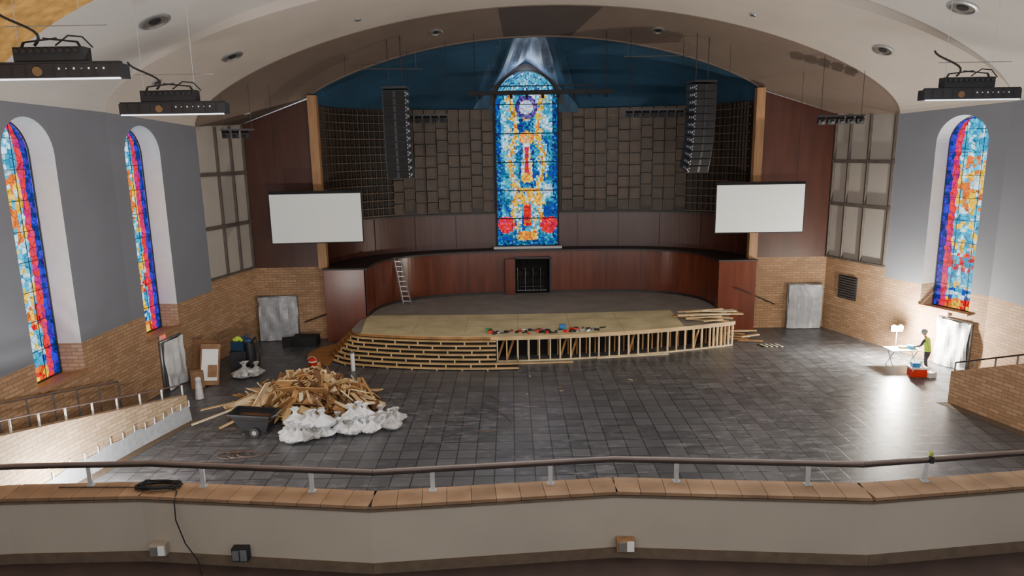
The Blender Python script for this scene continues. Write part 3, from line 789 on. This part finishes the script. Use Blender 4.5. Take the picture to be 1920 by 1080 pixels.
for k in range(58):
    t=R(); x=lerp(-7.6,-4.1,t); y=lerp(21.5,22.5,t)+U(-.45,.5); lay=0 if k<46 else .36
    bag((x,y,.02+lay*(1 if abs(t-.4)<.35 else 0)),U(.24,.35),random.choice((0,0,0,1,1,0,0,2 if t>.8 else 0)))
mb.build('trash_bag_pile',[bagm,bagm2,bagm3],smooth=False)
mb=MB(); c=Vector((-8.75,22.0,0)); r=Rz(-4); cs=.85
def q(a,b,d): return c+r@Vector((a*cs,b*cs,d*cs))
B=[q(-.5,-.35,.28),q(.5,-.35,.2),q(.5,.35,.2),q(-.5,.35,.28)];T=[q(-.95,-.45,.95),q(.72,-.45,.88),q(.72,.45,.88),q(-.95,.45,.95)]
mb.add(B+T,[(0,3,2,1),(0,1,5,4),(1,2,6,5),(2,3,7,6),(3,0,4,7)],0)
for a,b in zip(T,T[1:]+T[:1]): mb.bar(a,b,.09,.05,0)
mb.add([v-Vector((0,0,.18)) for v in T],[(0,1,2,3)],1)
for s in(-.4,.4): mb.cyl(q(.05,s-.05,.2),q(.05,s+.05,.2),.2*cs,0,14); mb.cyl(q(.05,s-.06,.2),q(.05,s+.06,.2),.08,2,10)
for s in(-.3,.3): mb.cyl(q(-.45,s-.02,.08),q(-.45,s+.02,.08),.08*cs,0,10)
mb.tube([q(.7,-.3,.8),q(.92,-.3,.9),q(.92,.3,.9),q(.7,.3,.8)],.025,2)
mb.build('tilt_cart',[black,pine4,steel])
mb=MB(); mb.cyl((-8.9,29.2,.02),(-8.9,29.2,.42),.15,0,16,.19); mb.cyl((-8.9,29.2,.3),(-8.9,29.2,.36),.187,1,16); mb.cyl((-8.9,29.2,.42),(-8.9,29.2,.45),.2,0,16)
mb.tube([(-8.9+.19*math.cos(t),29.1,.42+.14*math.sin(t)) for t in [math.pi*i/8 for i in range(9)]],.008,1); mb.build('red_bucket',[red,whitep])
mb=MB(); mb.cyl((-7.0,28.7,0.01),(-7.02,28.75,.8),.09,0,12); mb.cyl((-7.02,28.75,.8),(-7.02,28.75,.84),.1,1,12); mb.build('white_pipe_offcut',[whitep,steel])
# ---------------------------------------------------------------- left wall clutter
mb=MB()
cardb=M('cardboard','#8b6b4e',.8)
mb.box((-12.6,27.3,.83),(.75,.1,1.7),1,eul(-18,8,25)); mb.box((-12.57,27.22,.85),(.62,.03,1.3),0,eul(-18,8,25)); mb.box((-12.45,27.15,.6),(.35,.05,.5),1,eul(-18,8,25)); mb.box((-12.95,27.65,.9),(.9,.08,1.75),2,eul(-14,6,15)); mb.box((-13.0,26.9,.35),(.5,.4,.7),1,Rz(30))
mb.build('leaning_boards',[whitep,cardb,pine4])
mb=MB(); navy=M('navy_plastic','#26405e',.5)
mb.box((-12.0,29.3,.45),(1.0,.8,.9),0,Rz(15)); mb.box((-12.1,29.3,1.1),(.6,.5,.4),1,Rz(-10)); mb.cyl((-11.6,29.1,.02),(-11.6,29.1,1.3),.2,0,14); mb.sph((-11.65,29.1,1.35),.22,1,(1,1,.6))
for k in range(5): mb.sph((-12.2+k*.1,29.15+.05*k,1.38+.05*math.sin(k*2)),.14,2 if k<3 else 1,(1.1,.7,.6),10,eul(0,20*k,0))
mb.tube([(-11.5,29,1.2),(-11.2,28.8,1.6),(-11.0,28.7,.9),(-11.1,28.6,.05)],.035,0); 
for s in(-.25,.25): mb.cyl((-11.9+s,28.85,.12),(-11.9+s,28.93,.12),.12,0,14)
mb.build('equipment_stack',[black,navy,hivis])
mb=MB(); bag((-11.5,27.9,.02),.4,0); bag((-11.1,28.1,.02),.34,0); mb.build('trash_bag',[bagm2])
mb=MB(); mb.cyl((-12.3,25.5,.02),(-12.3,25.5,.75),.16,0,14,.1); mb.sph((-12.3,25.5,.78),.12,0); mb.build('rolled_plastic_sheet',[bagm])
mb=MB(); mb.box((-10.3,33.0,.25),(1.2,.7,.5),0); mb.box((-11.2,32.9,.2),(.5,.5,.4),0,Rz(20)); mb.build('equipment_case',[blackm])
# ---------------------------------------------------------------- worklight table (right)
mb=MB(); tc=Vector((16.75,28.3,0))
mb.box(tc+Vector((0,0,.74)),(1.3,.7,.04),0)
for sx in(-.5,.5):
    mb.bar(tc+Vector((sx,-.28,0)),tc+Vector((sx,.28,.72)),.03,.03,1);mb.bar(tc+Vector((sx,.28,0)),tc+Vector((sx,-.28,.72)),.03,.03,1)
mb.box(tc+Vector((.35,0,.83)),(.3,.25,.14),2); mb.box(tc+Vector((.05,.1,.8)),(.3,.2,.08),3)
mb.build('folding_table',[whitep,steel,bluep,pine2])
mb=MB(); w=Vector((16.95,29.2,0)); WL=w
for a in(90,210,330): mb.cyl(w+Vector((.35*math.cos(math.radians(a)),.35*math.sin(math.radians(a)),.01)),w+Vector((0,0,.6)),.015,1)
mb.cyl(w+Vector((0,0,.3)),w+Vector((0,0,1.3)),.02,1); mb.box(w+Vector((0,0,1.3)),(.5,.04,.04),1)
for s in(-.15,.15):
    mb.box(w+Vector((s,.03,1.42)),(.24,.1,.2),1); mb.box(w+Vector((s,-.03,1.42)),(.2,.02,.16),0); mb.tube([w+Vector((s-.1,0,1.52)),w+Vector((s,0,1.58)),w+Vector((s+.1,0,1.52))],.01,1)
mb.build('work_light',[lampon,steel])
mb=MB(); k0=Vector((16.55,26.8,0)); r=Rz(-8)
mb.box(k0+Vector((0,0,.2)),(.62,.38,.34),0,r); mb.box(k0+Vector((0,0,.4)),(.66,.42,.07),1,r); mb.tube([k0+Vector(v) for v in((-.3,-.2,.3),(-.3,-.28,.46),(.3,-.36,.46),(.3,-.25,.3))],.015,1)
mb.box(k0+Vector((-.1,0,.52)),(.3,.25,.18),2,r); mb.cyl(k0+Vector((.17,.05,.43)),k0+Vector((.17,.05,.65)),.05,3); mb.box(k0+Vector((.5,-.1,.12)),(.35,.3,.22),1,Rz(20))
mb.build('drink_cooler',[red,whitep,bluep,pine2])
mb=MB()
for k in range(16): mb.sph((U(18.0,18.7),U(25.2,26.0),.11 if k<9 else U(.2,.4)),U(.13,.16),random.choice((0,0,1)),(1,1,.7))
mb.build('black_bag_heap',[blackm,black])
# ---------------------------------------------------------------- worker
def worker(loc,yaw):
    J={'pel':(0,0,.93,.135),'sp':(0,.03,1.12,.125),'ch':(0,.09,1.32,.15),'nk':(0,.14,1.47,.062),'hb':(0,.18,1.56,.06)}
    E=[('pel','sp'),('sp','ch'),('ch','nk'),('nk','hb')]
    for s,t in((-1,'l'),(1,'r')):
        J['sh'+t]=(s*.19,.1,1.39,.066);J['el'+t]=(s*.25,.2,1.13,.047);J['wr'+t]=(s*.17,.42,1.05,.03);J['pa'+t]=(s*.16,.5,1.03,.034)
        J['hi'+t]=(s*.1,0,.86,.1);J['kn'+t]=(s*.12,.05+.05*s,.48,.066);J['an'+t]=(s*.13,-.02+.05*s,.1,.05);J['to'+t]=(s*.15,.15+.05*s,.045,.042)
        E+=[('ch','sh'+t),('sh'+t,'el'+t),('el'+t,'wr'+t),('wr'+t,'pa'+t),('pel','hi'+t),('hi'+t,'kn'+t),('kn'+t,'an'+t),('an'+t,'to'+t)]
    def skinobj(J,E,root,sub):
        ks=list(J); me=bpy.data.meshes.new('sk'); me.from_pydata([J[k][:3] for k in ks],[(ks.index(a),ks.index(b)) for a,b in E],[])
        ob=bpy.data.objects.new('sk',me); sc.collection.objects.link(ob)
        md=ob.modifiers.new('s','SKIN')
        for k,v in zip(ks,me.skin_vertices[0].data): v.radius=(J[k][3],J[k][3]); v.use_root=(k==root)
        ob.modifiers.new('u','SUBSURF').levels=sub
        dg=bpy.context.evaluated_depsgraph_get(); m2=bpy.data.meshes.new_from_object(ob.evaluated_get(dg))
        bpy.data.objects.remove(ob); return m2
    root=bpy.data.objects.new('construction_worker',None); sc.collection.objects.link(root)
    b=skinobj(J,E,'pel',2)
    for m in(hivis,cloth,pants,boots,skin): b.materials.append(m)
    for p in b.polygons:
        c=p.center; p.use_smooth=True
        if c.z>1.46 : k=4
        elif c.z>.92 and abs(c.x)<.2 and c.y<.24: k=0
        elif c.y>.4: k=4
        elif c.z>.92: k=1
        elif c.z<.13: k=3
        else: k=2
        p.material_index=k
    o=bpy.data.objects.new('body',b); sc.collection.objects.link(o); o.parent=root
    for s in(-1,1):
        for f in range(5):
            x0=s*.16+(f-1.5)*.02*s; L=(.055,.075,.082,.075,.06)[f] 
            if f==0: pts={'a':(s*.14,.47,1.03,.011),'b':(s*.115,.5,1.02,.01),'c':(s*.105,.53,1.0,.008)}
            else: pts={'a':(x0,.51,1.03,.01),'b':(x0,.51+L*.5,1.025,.009),'c':(x0,.51+L*.85,.995,.0075)}
            fm=skinobj(pts,[('a','b'),('b','c')],'a',1); fm.materials.append(skin)
            fo=bpy.data.objects.new('finger',fm); sc.collection.objects.link(fo); fo.parent=root
    h=MB(); hc=Vector((0,.21,1.66)); rt=Matrix.Rotation(math.radians(-18),3,'X')
    h.sph(hc,.105,0,(.82,1,1.15),16,rt); h.sph(hc+rt@Vector((0,.1,-.01)),.02,0,(.8,1,1.4)); 
    for s in(-1,1): h.sph(hc+rt@Vector((s*.088,0,0)),.025,0,(.5,.8,1.2)); h.sph(hc+rt@Vector((s*.033,.088,.02)),.012,2)
    h.box(hc+rt@Vector((0,.092,-.055)),(.045,.015,.01),3,rt)
    h.sph(hc+rt@Vector((0,-.01,.045)),.128,1,(.9,1.08,.85),16,rt); h.cyl(hc+rt@Vector((0,.02,.03)),hc+rt@Vector((0,.02,.045)),.15,1,18)
    h.build('head',[skin,M('helmet_grey','#a8aaac',.5),black,red],smooth=True,parent=root)
    root.location=loc; root.rotation_euler=(0,0,math.radians(yaw))
worker((17.25,27.35,0),35)
# ---------------------------------------------------------------- floor cables
mb=MB()
pts=[(-.9,25.3,.012),(-.5,24.6,.012),(-.8,24,.012),(-.35,23.3,.012),(-.1,22.6,.012),(-.2,22.1,.012),(-.7,21.8,.012),(-1.4,21.9,.012)]
mb.tube(pts,.012,0,5); mb.build('extension_cord',[cableO])
mb=MB(); mb.tube([(-9.2+.35*math.cos(t)+.05*t,20.2+.25*math.sin(t),.02+.004*t) for t in [i*.4 for i in range(50)]],.02,0,5); mb.build('extension_cord',[cableO])
mb=MB()
for k in range(8): mb.box((U(-4,10),U(25,28),.012),(U(.05,.2),U(.02,.05),.012),random.choice((0,1)),Rz(U(0,180)))
mb.build('floor_scraps',[pine2,pine3])
mb=MB()
for k in range(8): mb.box((11.9+k*.12,31.6,.02),(.1,.5,.02),k%2,Rz(20))
mb.build('hazard_strip',[black,M('hazard_white','#d8d2b8',.6)])
# ---------------------------------------------------------------- balcony
BP=[(-14.3,7.9),(-9.2,7.6),(-6.4,7.88),(-4.7,7.9),(-1.75,7.55),(1.26,7.82),(4.31,7.56),(7.6,7.95),(10.5,7.6),(19.2,7.9)]
CZ=5.15; FZ=4.26; mb=MB()
for a,b in zip(BP,BP[1:]):
    A=Vector((*a,0));B_=Vector((*b,0))
    for o,zt,m in((.03,CZ-.03,0),(.36,CZ-.03,0)): mb.quad((a[0],a[1]+o,FZ if o<.1 else 3.4),(b[0],b[1]+o,FZ if o<.1 else 3.4),(b[0],b[1]+o,zt),(a[0],a[1]+o,zt),m)
    mb.quad((a[0],a[1],CZ-.04),(b[0],b[1],CZ-.04),(b[0],b[1]+.39,CZ-.04),(a[0],a[1]+.39,CZ-.04),1)
    mb.bar((a[0],a[1]+.01,FZ+.06),(b[0],b[1]+.01,FZ+.06),.05,.12,2)
    mb.bar((a[0],a[1]+.012,CZ-.06),(b[0],b[1]+.012,CZ-.06),.03,.03,2)
    L=(B_-A).length; n=max(1,round(L/.3)); d=(B_-A)/n; ang=math.atan2(d.y,d.x)
    for k in range(n):
        p=A+d*(k+.5); mb.box((p.x,p.y+.19,CZ-.015),(d.length-.006,.385,.04),3 if R()<.6 else 4,Matrix.Rotation(ang,3,'Z'))
    mb.quad((a[0],a[1]+.36,3.4),(b[0],b[1]+.36,3.4),(b[0],-2,3.4),(a[0],-2,3.4),0)
mb.build('balcony_parapet',[balc,darkwood,carpet,captile,M('cap_tile_b','#7e634a',.55,var=.2)])
mb=MB(); mb.prism([(x,y+.02) for x,y in BP]+[(19.2,-2),(-14.3,-2)],FZ-.2,FZ,0,0); mb.build('balcony_floor',[brownfl])
mb=MB(); FE=[Vector((x,y+.30,CZ)) for x,y in BP]
mb.tube([p+Vector((0,0,.31)) for p in FE],.026,0,8); mb.tube([p+Vector((0,0.0,.268)) for p in FE],.016,1,6)
def fy(x):
    for a,b in zip(FE,FE[1:]):
        if a.x<=x<=b.x: return lerp(a.y,b.y,(x-a.x)/(b.x-a.x))
for x in(-12,-10.3,-8.6,-7,-5.48,-3.99,-2.55,-1.03,.45,2.05,3.66,5.15,6.6,8.2,9.8,12,14,16):
    y=fy(x); mb.box((x,y,CZ+.14),(.055,.02,.26),2); mb.box((x,y,CZ+.013),(.09,.07,.015),2)
mb.build('balcony_handrail',[railwood,darkwood,M('post_metal','#b4b6b6',.45,metal=.3)])
mb=MB(); gx=5.2; gy=fy(gx); mb.sph((gx,gy,CZ+.37),.03,0,(1,1,1.3)); mb.box((gx,gy-.02,CZ+.3),(.05,.05,.08),1); mb.build('rail_clip',[M('olive_plastic','#8a9440',.6),black])  # small green clip on the handrail, gives no light
mb=MB()
cx,cy=-4.55,8.1
mb.tube([(cx+.25*math.cos(t)*(1+.15*math.sin(t*2.3))+.02*math.sin(t*5),cy+.1*math.sin(t)+.03*math.sin(t*1.7),CZ+.025+.0012*t+.008*math.sin(t*3)) for t in [i*.35 for i in range(110)]],.009,0,5)
mb.tube([(cx+.2,cy-.05,CZ+.03),(-4.25,7.95,CZ+.03),(-4.22,7.8,CZ-.02),(-4.2,7.75,4.9),(-4.1,7.72,4.6),(-3.95,7.68,4.4),(-3.85,7.55,4.28)],.008,0,5)
mb.tube([(cx-.3,cy,CZ+.02),(cx-.8,cy+.02,CZ+.02),(cx-1.3,cy+.03,CZ+.02)],.006,0,5); mb.build('coiled_cable',[cableM])
def outlet(x,w,h,z,name,mA,mB):
    y=[lerp(a[1],b[1],(x-a[0])/(b[0]-a[0])) for a,b in zip(BP,BP[1:]) if a[0]<=x<=b[0]][0]
    mb=MB(); mb.box((x,y-.03,z),(w,.1,h),0); mb.box((x+w*.25,y-.09,z),(w*.4,.02,h*.8),1); mb.box((x-w*.22,y-.09,z),(w*.4,.03,h*.7),2)
    mb.build(name,[mA,mB,metal])
outlet(-4.5,.2,.15,FZ+.2,'outlet_box',balc,whitep); outlet(-3.42,.2,.17,FZ+.2,'outlet_box',black,steel); outlet(1.37,.22,.16,FZ+.2,'outlet_box',colwood,whitep)
# ---------------------------------------------------------------- lights
def area(name,loc,rot,sx,sy,pw,col=(1,1,1)):
    l=bpy.data.lights.new(name,'AREA'); l.shape='RECTANGLE'; l.size=sx;l.size_y=sy;l.energy=pw;l.color=col
    o=bpy.data.objects.new(name,l); sc.collection.objects.link(o); o.location=loc; o.rotation_euler=[math.radians(a) for a in rot]
def point(name,loc,pw,rad,col=(1,1,1)):
    l=bpy.data.lights.new(name,'POINT'); l.energy=pw;l.shadow_soft_size=rad;l.color=col
    o=bpy.data.objects.new(name,l); sc.collection.objects.link(o); o.location=loc
area('added_overhead_fill',(2,12,15.3),(12,0,0),16,8,1350,(1,.97,.92))  # added fill above the view, brightens the hall; no fixture modelled
area('added_rear_fill',(2,-1,11.5),(70,0,0),16,4,520,(1,.95,.88))  # unseen fill added behind the camera for the balcony side
area('added_ceiling_fill',(2,9.0,4.4),(140,0,0),22,.8,3000,(1,.95,.9))  # invented strip hidden behind the parapet, lifts ceiling and walls
point('work_lamp',tuple(WL+Vector((0,-.25,1.42))),3200,.12,(1,.93,.8))
point('stair_work_lamp',(-11.8,17.4,.7),800,.15,(1,.97,.92))
point('added_niche_fill',(.97,39.4,13.7),55,.2,(.8,.88,1))  # point light put in to strengthen the daylight glow in the niche
wd=bpy.data.worlds.new('world'); sc.world=wd; wd.use_nodes=True
wd.node_tree.nodes['Background'].inputs[0].default_value=(.8,.85,.95,1); wd.node_tree.nodes['Background'].inputs[1].default_value=.75
